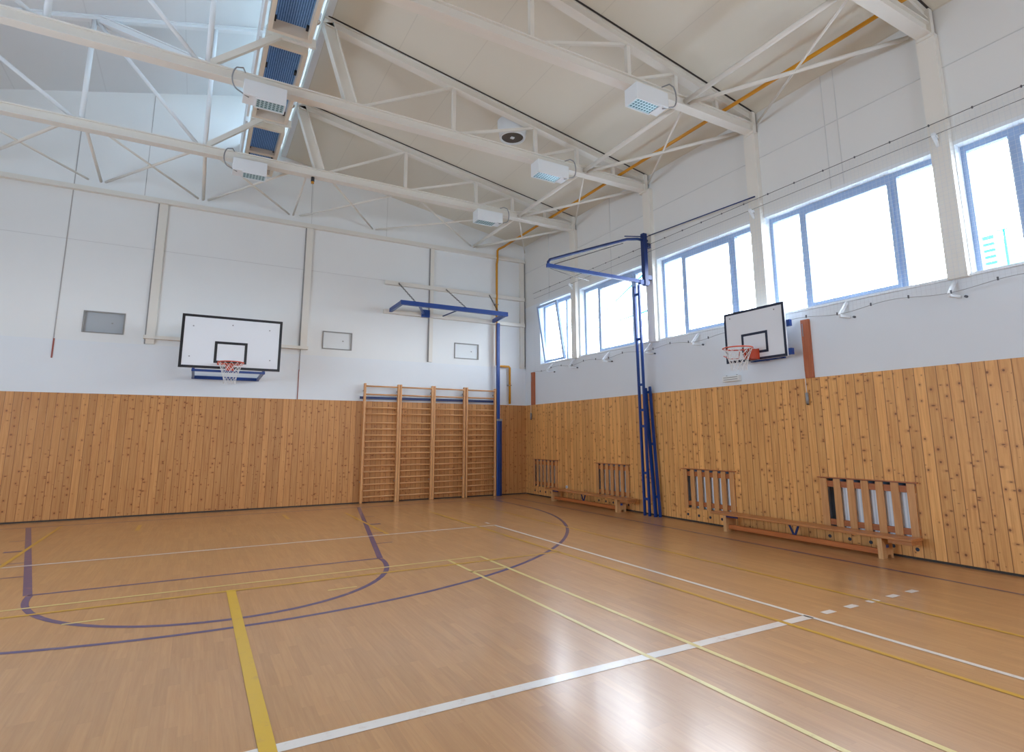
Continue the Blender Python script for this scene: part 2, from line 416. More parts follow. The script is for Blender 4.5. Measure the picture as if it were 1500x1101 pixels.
rh = [(a, c, SILL, HEAD) for a, c in BAYS]; gh = [(a, c, GZ0, GZ1) for a, c in GRILLES]
mb = MB().slab('x', .022, .2, YB, .3, 0, 8.0, rh + gh).slab('x', .2, .4, YB, .3, 0, 8.0, rh)
wr = struct(mb.build('wall_right', M['plaster_r']), 'white right wall with a ribbon of windows')
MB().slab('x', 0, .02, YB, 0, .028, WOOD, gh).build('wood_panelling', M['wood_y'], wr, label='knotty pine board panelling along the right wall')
for a, c in GRILLES: MB().box(.195, .1995, a, c, GZ0, GZ1).build('radiator_recess', M['recess'], wr)
j = MB()
for z in (6.35,): j.box(.012, .03, YB, 0, z - .005, z + .005)
for y in (-1.3, -4.0, -9.3, -9.5, -12.2): j.box(.014, .03, y - .005, y + .005, 5.3, 7.25)
j.build('panel_seam', M['seam'], wr)
hl = []
for (a, c) in GRILLES:
    for i in range(5):
        y = c - .06 - (c - a - .12) * i / 4
        MB().disc((.002, y, .125), (-.006, y, .125), .024, 14).build('hole_cap', M['hole'], wr, label='dark round cap in the panelling')
LW = [(-12.4, -9.0, 1.4, 4.2), (-8.6, -5.2, 1.4, 4.2)]
struct(MB().slab('x', XL - .3, XL, YB, .3, 0, 8.2, LW).build('wall_left_unseen', M['plaster']), 'unseen white left wall')
RW = [(-6.4, -4.0, 2.4, 4.6), (-3.7, -1.3, 2.4, 4.6)]  # unseen windows, added to light surfaces that face the camera
struct(MB().slab('y', YB - .3, YB, XL - .3, .4, 0, 10.4, RW).build('wall_rear_unseen', M['wood_x']), 'unseen rear wall darkened with pine boards to cut bounce')  # out of view; dark boards chosen to reduce bounced light near the camera
struct(MB().box(XL, 0, .002, .021, 0, .03).build('base_shadow_back', M['gap_shade']))  # no skirting: dark strip painted for the shadow gap below the panelling
struct(MB().box(.002, .021, YB, 0, 0, .03).build('base_shadow_right', M['gap_shade']))  # same painted shadow strip under the right wall panelling
# ceilings
RX, RZ = -6.9, roofz(-6.9)
p = [(.35, roofz(.35)), (RX, RZ), (RX, RZ + .16), (.35, roofz(.35) + .16)]
struct(MB().prism(p, 'y', YB, .3).build('ceiling', M['ceil']), 'pale sloping ceiling over the right half')
hz = lambda x: 9.98 + .277 * (x + 6.95)
p = [(-6.6, hz(-6.6)), (XL - .3, hz(XL - .3)), (XL - .3, hz(XL - .3) + .16), (-6.6, hz(-6.6) + .16)]
struct(MB().prism(p, 'y', YB, .3).build('ceiling.001', M['ceil_hi']), 'higher sloping ceiling rising to the roof light')
CL = [(y0, y0 + 2.55, 8.78, 9.84) for y0 in (-19.2, -16.45, -13.7, -10.75, -8.0, -5.25, -2.6)]
struct(MB().slab('x', RX, RX + .12, YB, .3, RZ - .02, hz(RX) + .05, CL + [(YB + .2, .2, RZ - .01, 8.74)]).build('wall_clerestory', M['steel_cool']), 'white upstand wall of the roof light')
MB().quad((RX + .06, YB, RZ - .02), (RX + .06, .3, RZ - .02), (RX + .06, .3, 8.76), (RX + .06, YB, 8.76)).build('translucent_panel', M['trans'], [o for o in COL.objects if o.name == 'wall_clerestory'][0])
k = 7
for (a, c, z0, z1) in CL:
    wdw = struct(bpy.data.objects.new('window_%d' % k, None), 'roof light window'); COL.objects.link(wdw); wdw.location = (RX + .06, (a + c) / 2, z0)
    f = MB()
    for q in (a, c - .05): f.box(RX + .03, RX + .09, q, q + .05, z0, z1)
    for q in (z0, z1 - .05): f.box(RX + .03, RX + .09, a, c, q, q + .05)
    f.build('window_frame', M['steel_cool'], wdw)
    MB().box(RX + .055, RX + .062, a, c, z0, z1).build('pane', M['poly'], wdw); k += 1
for (a, c, z0, z1) in LW:
    wdw = struct(bpy.data.objects.new('window_%d' % k, None), 'unseen left wall window'); COL.objects.link(wdw); wdw.location = (XL - .1, (a + c) / 2, z0); k += 1
    f = MB()
    for q in (a, (a + c) / 2 - .04, c - .08): f.box(XL - .18, XL - .1, q, q + .08, z0, z1)
    for q in (z0, z1 - .08): f.box(XL - .18, XL - .1, a, c, q, q + .08)
    f.build('window_frame', M['frame'], wdw)
    MB().box(XL - .145, XL - .14, a, c, z0, z1).build('pane', M['glass'], wdw)

for (a, c, z0, z1) in RW:
    wdw = struct(bpy.data.objects.new('window_%d' % k, None), 'unseen rear window added for fill light'); COL.objects.link(wdw); wdw.location = ((a + c) / 2, YB - .1, z0); k += 1
    f = MB()
    for q in (a, (a + c) / 2 - .04, c - .08): f.box(q, q + .08, YB - .18, YB - .1, z0 + .08, z1 - .08)
    for q in (z0, z1 - .08): f.box(a, c, YB - .18, YB - .1, q, q + .08)
    f.build('window_frame', M['frame'], wdw)  # frame of the unseen rear window added for light
    MB().box(a, c, YB - .145, YB - .14, z0, z1).build('pane', M['glass'], wdw)  # pane of the unseen rear window added for light

# right wall windows -------------------------------------------------------
NAMES = ['short window in the far right corner with one sash tilted inward', 'second window from the corner, behind the blue gantry poles',
         'window between the blue gantry and the right backboard', 'window above the right backboard and brown board', 'window at the right edge of the photo']
for n, (a, c) in enumerate(BAYS):
    wdw = struct(bpy.data.objects.new('window_%d' % (n + 1), None), NAMES[n]); COL.objects.link(wdw); wdw.location = (.2, (a + c) / 2, SILL)
    f = MB(); x0, x1 = .17, .25; fw = .06
    for q in (a, c - fw): f.box(x0, x1, q, q + fw, SILL + .045, HEAD - .08)
    f.box(x0, x1, a, c, SILL, SILL + .045); f.box(x0, x1, a, c, HEAD - .08, HEAD)
    m = [c - .58, a + .58] if n else [a + .42]
    if n == 4: m = [c - .52, a + .55]
    for q in m: f.box(x0, x1, q - .035, q + .035, SILL + .045, HEAD - .08)
    f.build('window_frame', M['frame'], wdw)
    MB().box(.205, .211, a + .02, c - .02, SILL + .02, HEAD - .02).build('pane', M['glass'], wdw)
    # opening sash
    s = MB()
    if n:
        y0, y1 = m[1] + .035, m[0] - .035; t = .055
        for q in (y0, y1 - t): s.box(.145, .195, q, q + t, SILL + .10, HEAD - .14)
        s.box(.145, .195, y0, y1, SILL + .046, SILL + .1); s.box(.145, .195, y0, y1, HEAD - .14, HEAD - .081)
    else:
        y0, y1 = m[0] + .05, c - .08; t = .06; xb, xt = .14, -.10; z0, z1 = SILL + .05, HEAD - .1
        for q in (y0, y1 - t): s.bar((xb, q + t / 2, z0), (xt, q + t / 2, z1), .06, t + .02, up=(0, 1, 0))
        s.bar((xb, y0, z0 + .03), (xb, y1, z0 + .03), .05, .06); s.bar((xt, y0, z1 - .03), (xt, y1, z1 - .03), .05, .06)
    sh = s.build('sash', M['frame'], wdw)
    if n == 0: MB().quad((xb, y0, z0), (xb, y1, z0), (xt, y1, z1), (xt, y0, z1)).build('pane', M['glass'], sh)
    MB().box(-.012, .2, a, c, SILL - .03, SILL + .004).build('window_sill', M['white_pvc'], wdw)
# columns and ledge as trim ---------------------------------------------------
tn = 1
for y0, y1, z1 in ((-2.68, -2.44, 7.3), (-5.46, -5.24, 7.3), (-8.07, -7.93, 7.3), (-10.91, -10.69, 7.3), (-13.64, -13.42, 7.3)):
    yc = (y0 + y1) / 2
    mb = MB().box(-.075, .03, yc - .11, yc + .11, SILL - .04, 6.84)
    struct(mb.build('trim_%d' % tn, M['steel']), 'white steel wall column'); tn += 1
for x0, x1, z0 in ((-9.32, -9.14, 3.53), (-6.22, -6.05, 3.66), (-2.98, -2.86, 3.53)):
    mb = MB().box(x0 + .02, x1, .0, .055, z0, 6.68); tr = struct(mb.build('trim_%d' % tn, M['steel']), 'flat white wall column'); tn += 1
    MB().box(x0 - .005, x0 + .02, .02, .055, z0, 6.68).build('painted_column_shadow', M['joint'], tr)  # grey strip painting the shadow beside the column
struct(MB().box(XL, 0, -.06, .055, 6.66, 6.70).box(XL, 0, -.0, .055, 6.70, 6.78).build('trim_%d' % tn, M['steel']), 'long white ledge across the back wall'); tn += 1
struct(MB().box(-.16, -.02, .0, .05, 3.5, 6.66).build('trim_%d' % tn, M['steel']), 'corner column'); tn += 1
MBc = MB().box(-.022, .0, .0, .05, 3.55, 6.66); struct(MBc.build('trim_%d' % tn, M['joint']), 'dark corner strip'); tn += 1  # dark grey strip along the corner edge
o = MB().box(-9.34, -8.55, -.10, .05, 3.63, 3.70).box(-6.65, -6.03, -.10, .05, 3.63, 3.70)
struct(o.build('trim_%d' % tn, M['steel']), 'short shelf bar behind the left backboard'); tn += 1

# ------------------------------------------------------------------ roof trusses
TY = [-2.55, -5.27, -8.02, -10.8]
def hbeam(mb, p, q, w, h, t=.02):
    p, q = Vector(p), Vector(q); d = (q - p).normalized(); u = Vector((0, 1, 0)).cross(d); u = u if u.z > 0 else -u; u.normalize()
    mb.bar(p - u * (h / 2 - t / 2), q - u * (h / 2 - t / 2), w, t, up=u); mb.bar(p + u * (h / 2 - t / 2), q + u * (h / 2 - t / 2), w, t, up=u)
    mb.bar(p, q, w * .55, h - 2 * t, up=u)
    return mb
def make_truss(y, label):
    t = thing('roof_truss', (-7, y, 6.83), label, 'roof truss', 'white steel roof trusses')
    hbeam(MB(), (XL, y, 6.92), (-.02, y, 6.92), .17, .17).build('bottom_chord', M['steel'], t)
    cz = lambda x: roofz(x) - .085
    hbeam(MB(), (-.02, y, cz(-.02)), (-6.9, y, cz(-6.9)), .15, .15).build('top_chord', M['steel'], t)
    MB().bar((-.02, y, cz(-.02) + .083), (-6.9, y, cz(-6.9) + .083), .20, .016, up=(0, 0, 1)).build('painted_shadow_gap', M['gap_shade'], t)  # dark strip painting the shadow line between chord and ceiling
    hbeam(MB(), (-6.95, y, 8.36), (-10.3, y, 8.97), .13, .14).build('ridge_chord', M['steel_cool'], t)
    hbeam(MB(), (-6.98, y, hz(-6.98) - .05), (XL, y, hz(XL) - .05), .10, .09).build('rafter', M['steel_cool'], t)
    for x in (-4.56, -2.82, -1.83, -.9):
        MB().bar((x, y, 7.0), (x, y, cz(x) - .06), .065).build('post', M['steel'], t)
    for x in (-8.49, -10.38, -12.4):
        MB().tube([(x, y, 7.0), (x, y, hz(x) - .08)], .042, 10).build('post', M['steel_cool'], t)
    for a, c in ((-6.2, -4.62), (-4.42, -2.88), (-2.7, -1.88), (-1.72, -.95), (-.8, -.1)):
        MB().bar((a, y, 7.02), (c, y, cz(c) - .07), .045).build('diagonal', M['steel'], t)
    hbeam(MB(), (-6.40, y, 7.0), (-6.83, y, 8.32), .15, .19).build('ridge_strut', M['steel'], t)
    MB().bar((-8.5, y, 7.0), (-6.98, y, 8.33), .07, .09).build('ridge_strut', M['steel'], t)
    for a, c, za in ((-10.34, -8.62, hz(-10.34) - .1), (-12.35, -10.5, hz(-12.35) - .1), (-8.62, -9.9, 0)):
        if za: MB().tube([(a, y, za), (c, y, 7.02)], .035, 8).build('diagonal', M['steel_cool'], t)
    g = MB().box(-.10, -.02, y - .1, y + .1, 6.8, 7.2); g.build('bearing_plate', M['steel'], t)
    return t
t0 = make_truss(TY[0], 'white roof truss nearest the back wall')
dup(t0, (0, TY[1] - TY[0], 0), 'white roof truss second from the back wall')
dup(t0, (0, TY[2] - TY[0], 0), 'white roof truss third from the back wall, its lamp above the fan')
dup(t0, (0, TY[3] - TY[0], 0), 'white roof truss whose end shows at the top right corner')
# horizontal bracing
ys = [0.03] + TY
labs = ['white bracing rods zigzagging between the far truss and back wall', 'white bracing tubes between the far and second trusses, right side',
        'white bracing tubes between second and third trusses, above the fan side', 'white bracing tubes between third and nearest trusses, top right']
BZ = 6.95
for i in range(4):
    ya, yb = ys[i] - .08, ys[i + 1] + .08
    t = thing('roof_bracing', (-1.7, (ya + yb) / 2, BZ), labs[i], 'bracing')
    segs = [((-1.7, ya), (-1.66, yb), .04), ((-1.62, ya), (-.08, yb + .1), .032), ((-1.6, yb), (-.08, ya - .1), .018)]
    if i == 0:
        segs += [((-4.52, ya), (-1.78, yb + .05), .02), ((-1.78, ya), (-4.35, yb), .02), ((-4.6, ya), (-6.2, yb), .022), ((-6.4, ya), (-4.55, yb), .022),
                 ((-6.55, ya), (-6.62, yb), .022), ((-6.64, ya), (-8.36, yb), .022), ((-8.38, ya), (-6.84, yb), .024), ((-8.48, ya), (-8.48, yb), .035),
                 ((-8.58, ya), (-10.14, yb), .022), ((-10.3, ya), (-8.6, yb), .026), ((-10.38, ya), (-10.33, yb), .03), ((-10.6, ya), (-12.3, yb), .022),
                 ((-12.4, ya), (-10.6, yb), .03)]
    for a, c, r in segs: MB().tube([(a[0], a[1], BZ - .04), (c[0], c[1], BZ)], r, 8).build('brace', M['steel'], t)
# small black fitting with a dangling cord under the far truss
t = thing('hanging_hook', (-6.52, -2.55, 6.835), 'small black and brass fitting with thin cord under far truss beam', 'hook')
MB().disc((-6.52, -2.55, 6.835), (-6.52, -2.55, 6.74), .035, 12).build('housing', M['black'], t)
MB().tube([(-6.52, -2.55, 6.74), (-6.51, -2.55, 6.06)], .004, 5).build('cord', M['grey'], t)
MB().disc((-6.52, -2.55, 6.74), (-6.52, -2.55, 6.70), .03, 12).build('ring', M['yellow'], t)

# ------------------------------------------------------------------ roof-light trays
TR = [(-7.88, -5.42), (-5.13, -2.69), (-2.36, -.06)]
def make_tray(y0, y1, label, mids):
    t = thing('louvre_tray', (-7.42, (y0 + y1) / 2, 7.74), label, 'louvre tray', 'blue louvre trays under the roof light')
    a, c, z0, z1, w = -7.74, -7.09, 7.76, 7.98, .065
    f = MB().box(a, a + w, y0, y1, z0, z1).box(c - w, c, y0, y1, z0, z1).box(a + w, c - w, y0, y0 + w, z0, z1).box(a + w, c - w, y1 - w, y1, z0, z1)
    for q in mids[1:]: f.box(a + w, c - w, q - .05, q + .05, z0 + .08, z1)
    f.build('frame', M['frame_tray'], t)
    MB().box(a + .01, c - .01, y0 + .01, y1 - .01, z1 - .03, z1 - .02).build('louvre_panel', M['louvre'], t)
    for q in [y1 - w - .05] + mids:
        for x in (a + w + .02, c - w - .02):
            MB().box(x - .02, x + .02, q - .05, q + .05, z1 - .075, z1 - .03).build('clip', M['black'], t)
    MB().box(a - .09, a - .05, y0 - .02, y1 + .12, z0 + .05, z1 + .5).build('side_board', M['steel_cool'], t)
    return t
make_tray(*TR[0], 'nearest blue louvre tray, cut by the top edge', [-6.7])
make_tray(*TR[1], 'middle blue louvre tray between second and far trusses', [-4.27])
make_tray(*TR[2], 'far blue louvre tray next to the back wall', [-.72, -1.0])
for n, y in enumerate(TY[:2]):
    o = MB().box(-7.75, -7.0, y - .03, y + .03, 7.80, 7.94).build('tray_crossbar', M['steel'])
    tag(o, ['white crossbar between the middle and far louvre trays', 'white crossbar between the nearest and middle louvre trays'][n], 'crossbar')

# ------------------------------------------------------------------ lamps
def make_lamp(x0, x1, y, label, left):
    t = thing('box_lamp', ((x0 + x1) / 2, y - .06, 6.83), label, 'lamp', 'white box lamps under the trusses')
    z0, z1, ya, yb = 6.57, 6.832, y - .2, y + .08
    h = MB().box(x0, x1, ya, yb, z0 + .012, z1).build('housing', M['steel_cool'], t, bevel=.006)
    xa, xb = (x0 + .19, x1 - .02) if left else (x0 + .02, x1 - .18)
    MB().slab('y', 0, 0, 0, 0, 0, 0) if False else None
    MB().box(xa, xb, ya + .02, yb - .02, z0, z0 + .014).build('louvre_grid', M['lens'], t)
    r = MB(); e = .018
    for A in ((xa - e, xa, ya + .005, yb - .005), (xb, xb + e, ya + .005, yb - .005), (xa, xb, ya + .003, ya + .02), (xa, xb, yb - .02, yb - .003)): r.box(*A, z0 - .012, z0 + .014)
    r.build('lens_frame', M['steel_cool'], t)
    xe, sg = (x0, -1) if left else (x1, 1)
    pts = [(xe - sg * .08, ya + .06, z0 + .005)] + [(xe + sg * (.06 + .10 * math.sin(q)) - sg * .06 * (q > 2.8), ya - .01, 6.80 - .19 * math.cos(q)) for q in [math.pi * i / 12 for i in range(1, 12)]] + [(xe - sg * .02, y - .05, 7.0)]
    MB().tube(pts, .011, 8).build('cable', M['grey'], t)
    return t
make_lamp(-8.0, -7.4, TY[0], 'white box lamp under far truss, left one below the blue trays', True)
make_lamp(-8.0, -7.4, TY[1], 'white box lamp under second truss, left one before the blue trays', True)
make_lamp(-2.86, -2.2, TY[0], 'white box lamp under far truss, right one near back corner', False)
make_lamp(-2.88, -2.17, TY[1], 'white box lamp under second truss, right one near the round fan', False)
make_lamp(-2.84, -2.2, TY[2], 'white box lamp under third truss, nearest lamp on the right', False)
# fan
t = thing('roof_fan', (-3.13, -4.9, 7.73), 'round white roof ventilator with dark opening between trusses', 'ventilator')
c = (-3.13, -4.9)
prof = [(7.80, .30), (7.70, .30), (7.58, .27), (7.50, .27), (7.47, .262)]
mb = MB(); prev = None; n = 32
for z, r in prof:
    ring = [mb.bm.verts.new((c[0] + r * math.cos(2 * math.pi * i / n), c[1] + r * math.sin(2 * math.pi * i / n), z)) for i in range(n)]
    if prev:
        for i in range(n): mb.bm.faces.new([prev[i], prev[(i + 1) % n], ring[(i + 1) % n], ring[i]]).smooth = True
    prev = ring
mb.build('cowl', M['steel_cool'], t)
MB().disc((c[0], c[1], 7.49), (c[0], c[1], 7.475), .215, 32).build('opening', M['fan_dark'], t)
MB().circle((c[0], c[1], 7.472), .24, 'z', .025, 32, 6).build('rim', M['steel_cool'], t)
MB().box(c[0] - .035, c[0] + .035, c[1] - .03, c[1] + .03, 7.455, 7.476).build('hub', M['steel_cool'], t)
# gas pipe
t = thing('gas_pipe', (-.9, -.06, 6.95), 'yellow gas pipe along the right eave and down the back corner', 'pipe')
MB().tube([(-.70, -14.5, 7.09), (-.70, -.15, 7.09), (-.72, -.06, 7.07), (-.90, -.05, 6.96), (-.94, -.05, 6.9), (-.94, -.05, 6.62), (-.96, -.05, 6.5), (-.96, -.05, 3.6), (-.96, -.05, 3.56), (-.92, -.05, 3.53), (-.57, -.05, 3.53), (-.54, -.05, 3.5), (-.54, -.05, WOOD + .03)], .032, 10).build('pipe_run', M['yellow'], t)
for z in (5.3, 3.0):
    x = -.96 if z > 4 else -.54
    MB().box(x - .05, x + .05, -.075, .05, z - .015, z + .015).build('pipe_clamp', M['grey'], t)

# ------------------------------------------------------------------ backboards
def net_mesh(mb, c, r0, r1, z0, z1, rows=6, n=12, R=.004):
    rings = []
    for k in range(rows + 1):
        f = k / rows; r = r0 + (r1 - r0) * min(1, f * 1.25) ** .8; z = z0 + (z1 - z0) * f
        rings.append([Vector((c[0] + r * math.cos(2 * math.pi * (i + .5 * (k % 2)) / n), c[1] + r * math.sin(2 * math.pi * (i + .5 * (k % 2)) / n), z)) for i in range(n)])
    for k in range(rows):
        for i in range(n):
            a = rings[k][i]; s = 0 if k % 2 == 0 else 1
            mb.tube([a, rings[k + 1][(i - 1 + s) % n]], R, 4); mb.tube([a, rings[k + 1][(i + s) % n]], R, 4)
def frame_rect(mb, axis, t0, t1, u0, u1, v0, v1, w):
    put = (lambda u0, u1, v0, v1: mb.box(u0, u1, t0, t1, v0, v1)) if axis == 'y' else (lambda u0, u1, v0, v1: mb.box(t0, t1, u0, u1, v0, v1))
    put(u0, u1, v0, v0 + w); put(u0, u1, v1 - w, v1); put(u0, u0 + w, v0 + w, v1 - w); put(u1 - w, u1, v0 + w, v1 - w)
    return mb
# left, on the back wall
y = -1.35; X0, X1, Z0, Z1 = -8.625, -6.775, 2.925, 3.995; xc = -7.72
t = thing('basketball_hoop', (xc, 0, Z0), 'full size basketball backboard on the back wall with orange hoop', 'basketball hoop', 'basketball hoops on the walls')
bd = MB().box(X0, X1, y, y + .03, Z0, Z1).build('backboard', M['board'], t)
frame_rect(MB(), 'y', y - .004, y, X0, X1, Z0, Z1, .05).build('border', M['board_black'], bd)
frame_rect(MB(), 'y', y - .004, y, xc - .30, xc + .30, 3.04, 3.48, .05).build('target_square', M['board_black'], bd)
for x, z in ((-8.42, 3.76), (-7.72, 3.83), (-7.02, 3.78), (-8.45, 3.15), (-6.98, 3.15)): MB().disc((x, y - .006, z), (x, y, z), .014, 8).build('bolt', M['grey'], bd)
rg = MB().circle((xc, y - .39, 3.02), .228, 'z', .011, 40, 8).build('ring', M['orange'], t)
MB().box(xc - .075, xc + .075, y - .012, y - .004, 2.90, 3.045).box(xc - .06, xc + .06, y - .17, y - .01, 3.0, 3.03).bar((xc - .2, y - .01, 3.03), (xc - .18, y - .27, 3.02), .03, .02).bar((xc + .2, y - .01, 3.03), (xc + .18, y - .27, 3.02), .03, .02).box(xc - .23, xc + .23, y - .02, y - .005, 3.005, 3.045).build('ring_bracket', M['orange'], t)
mb = MB(); net_mesh(mb, (xc, y - .39), .222, .11, 3.01, 2.60); mb.build('net', M['cord'], t)
fr = MB()
for x in (-8.36, -7.08): fr.bar((x, -.02, 2.86), (x, y + .06, 2.90), .05); fr.bar((x, -.02, 3.75), (x, y + .06, 3.75), .05); fr.bar((x, y + .06, 2.86), (x, y + .06, 3.8), .05)
fr.bar((-8.39, -.03, 2.86), (-7.05, -.03, 2.86), .05, .07); fr.bar((-8.39, y + .06, 2.885), (-7.05, y + .06, 2.885), .045); fr.bar((-8.39, -.03, 3.75), (-7.05, -.03, 3.75), .05)
fr.build('support_frame', M['blue'], t)
# right, on the right wall
x = -.30; Y0, Y1, Z0, Z1 = -8.555, -7.395, 2.79, 3.655; yc = -7.98
t = thing('basketball_hoop', (0, yc, Z0), 'smaller training backboard with orange hoop on the right wall', 'basketball hoop', 'basketball hoops on the walls')
bd = MB().box(x, x + .03, Y0, Y1, Z0, Z1).build('backboard', M['board'], t)
frame_rect(MB(), 'x', x - .004, x, Y0, Y1, Z0, Z1, .04).build('border', M['board_blue'], bd)
frame_rect(MB(), 'x', x - .004, x, yc - .25, yc + .25, 2.90, 3.25, .04).build('target_square', M['board_blue'], bd)
for q, z in ((-7.52, 3.56), (-8.38, 3.56)): MB().disc((x - .006, q, z), (x, q, z), .012, 8).build('bolt', M['grey'], bd)
MB().circle((x - .42, yc, 2.955), .225, 'z', .011, 40, 8).build('ring', M['orange'], t)
MB().box(x - .02, x - .004, yc - .08, yc + .08, 2.80, 2.97).box(x - .20, x, yc - .07, yc - .05, 2.80, 2.96).box(x - .20, x, yc + .05, yc + .07, 2.80, 2.96).box(x - .2, x, yc - .06, yc + .06, 2.94, 2.96).build('ring_bracket', M['orange'], t)
mb = MB().tube([(x - .2, yc + .14, 2.955), (x - .22, yc + .15, 2.82), (x - .42, yc + .17, 2.80), (x - .6, yc + .13, 2.83)], .007, 6); mb.build('brace_rod', M['orange'], t)
mb = MB(); net_mesh(mb, (x - .42, yc), .22, .12, 2.945, 2.60); mb.build('net', M['cord'], t)
fr = MB()
for z in (2.84, 3.24):
    for q in (-7.72, -8.24): fr.box(x + .03, .022, q - .03, q + .03, z - .03, z + .03)
    fr.box(-.02, .022, -8.30, -7.66, z - .035, z + .035)
fr.box(-.018, .022, -8.0, -7.95, 2.80, 3.27)
for z in (2.86, 3.31): fr.box(x + .03, x + .09, -8.61, -8.2, z - .05, z + .05)
fr.build('support_frame', M['blue'], t)

# ------------------------------------------------------------------ climbing frame on the back wall
for z, n in ((5.54, 'upper'), (4.77, 'lower')):
    o = thing('wall_rail', (-2.1, 0, z), n + ' white mounting rail behind the blue climbing frame', 'rail')
    MB().box(-4.22, -.03, -.06, .05, z - .05, z + .05).build('rail_beam', M['steel'], o)
t = thing('climbing_rig', (-2.6, -.06, 4.77), 'blue steel frame jutting from the back wall on three chains', 'climbing frame')
D = 1.02; za = 4.80
MB().bar((-4.05, -.06, za), (-4.06, -D + .02, za), .07, .10).build('side_arm', M['blue'], t)
MB().bar((-1.07, -.06, za), (-1.19, -D + .02, za), .07, .10).build('side_arm', M['blue'], t)
MB().bar((-4.10, -D, za), (-1.14, -D, za), .08, .11).build('front_beam', M['blue'], t)
MB().bar((-3.62, -D, za - .02), (-3.17, -.1, za - .02), .05, .05).build('brace', M['blue'], t)
MB().bar((-2.55, -D, za - .02), (-2.62, -.1, za - .02), .025).build('brace', M['blue_dark'], t)
MB().box(-3.22, -3.0, -.12, -.06, za - .10, za + .10).build('mounting_box', M['blue'], t)
for xa, xb in ((-3.86, -3.72), (-2.53, -2.35), (-1.21, -1.42)):
    mb = MB(); p, q = Vector((xa, -.07, 5.54)), Vector((xb, -D, za + .05)); L = (q - p).length; k = int(L / .07)
    for i in range(k):
        c0 = p.lerp(q, (i + .5) / k); d = (q - p).normalized(); sd = Vector((1, 0, 0)) if i % 2 else d.cross(Vector((1, 0, 0)))
        mb.tube([c0 + d * (.042 * math.cos(a)) + sd * (.018 * math.sin(a)) for a in [2 * math.pi * j / 8 for j in range(8)]], .006, 5, True)
    mb.build('chain', M['black'], t)
t = thing('climbing_pole', (-.98, -.1, 0), 'blue post standing by the wall bars beneath the blue frame', 'pole')
MB().box(-.995, -.905, -.155, -.085, 0, 4.74).build('pole_shaft', M['blue'], t, bevel=.008)
MB().box(-.903, -.84, -.15, -.085, 0, 2.0).build('stacked_pole', M['blue_dark'], t, bevel=.008)
MB().box(-1.0, -.835, -.16, -.01, 2.0, 2.05).build('strap', M['grey'], t)
o = MB().bar((-4.74, -.035, 2.53), (-1.03, -.035, 2.53), .05, .06).build('blue_bar', M['blue_dark'])
tag(o, 'long dark blue bar on the wall behind the wall bars', 'bar')

# ------------------------------------------------------------------ gantry on the right wall
t = thing('climbing_gantry', (-.06, -5.4, 4.68), 'blue triangular gantry folding out from a right wall column', 'gantry')
MB().box(-.29, -.19, -5.46, -5.36, 4.66, 5.80).box(-.19, -.075, -5.45, -5.37, 5.5, 5.6).box(-.19, -.075, -5.45, -5.37, 4.8, 4.9).build('mast', M['blue_dark'], t, bevel=.005)
MB().tube([(-.14, -5.4, 5.66), (-.4, -5.4, 5.66), (-.7, -5.4, 5.60), (-1.2, -5.4, 5.41), (-2.5, -5.4, 4.91), (-2.6, -5.4, 4.87), (-2.64, -5.4, 4.82), (-2.64, -5.4, 4.74)], .03, 10).build('upper_tube', M['blue_dark'], t)
MB().bar((-.14, -5.4, 4.74), (-2.67, -5.4, 4.75), .06, .07).build('lower_beam', M['blue'], t)
MB().box(-.40, -.28, -5.44, -5.36, 4.68, 4.78).build('hinge', M['blue'], t)
MB().tube([(-.10, -8.05, 5.64), (-.10, -5.41, 5.78)], .012, 8).build('stay_rod', M['blue_dark'], t)
MB().tube([(-.12, -5.4, 5.76), (-.75, -5.4, 5.66)], .012, 8).build('stay_rod', M['blue_dark'], t)
MB().tube([(-2.5, -5.4, 4.80), (-.8, -5.4, 5.5)], .009, 6).build('pull_cable', M['rope'], t)
MB().tube([(-2.6, -5.4, 4.70), (-2.1, -5.4, 4.62), (-1.7, -5.4, 4.58)], .006, 6).build('pull_cable', M['grey'], t)
def pole_pair(name, pts, label, rungs, mat, mid=False):
    (a0, a1), (b0, b1) = pts
    t = thing(name, a1, label, 'poles')
    for p, q in ((a0, a1), (b0, b1)): MB().bar(p, q, .042, .042, up=(1, 0, 0)).build('upright', mat, t)
    if mid: MB().bar(Vector(a0).lerp(Vector(b0), .4) + Vector((-.06, 0, -.03)), Vector(a1).lerp(Vector(b1), .4) + Vector((-.06, 0, 0)), .042, .042, up=(1, 0, 0)).build('upright', mat, t)
    for f in rungs: MB().bar(Vector(a0).lerp(Vector(a1), f), Vector(b0).lerp(Vector(b1), f), .025, .05).build('spacer', mat, t)
    return t
pole_pair('climbing_poles', (((-.42, -5.26, 4.66), (-.17, -5.03, 0)), ((-.42, -5.40, 4.66), (-.17, -5.17, 0))), 'tall pair of blue climbing poles hanging from the gantry to floor',
          [.04, .24, .44, .55, .62, .82, .93], M['blue'])
pole_pair('climbing_poles', (((-.08, -5.10, 2.56), (-.11, -5.29, 0)), ((-.08, -5.23, 2.58), (-.11, -5.40, 0))), 'short stack of blue poles leaning on the panelling by the tall pair', [.04, .45, .85], M['blue'], True)

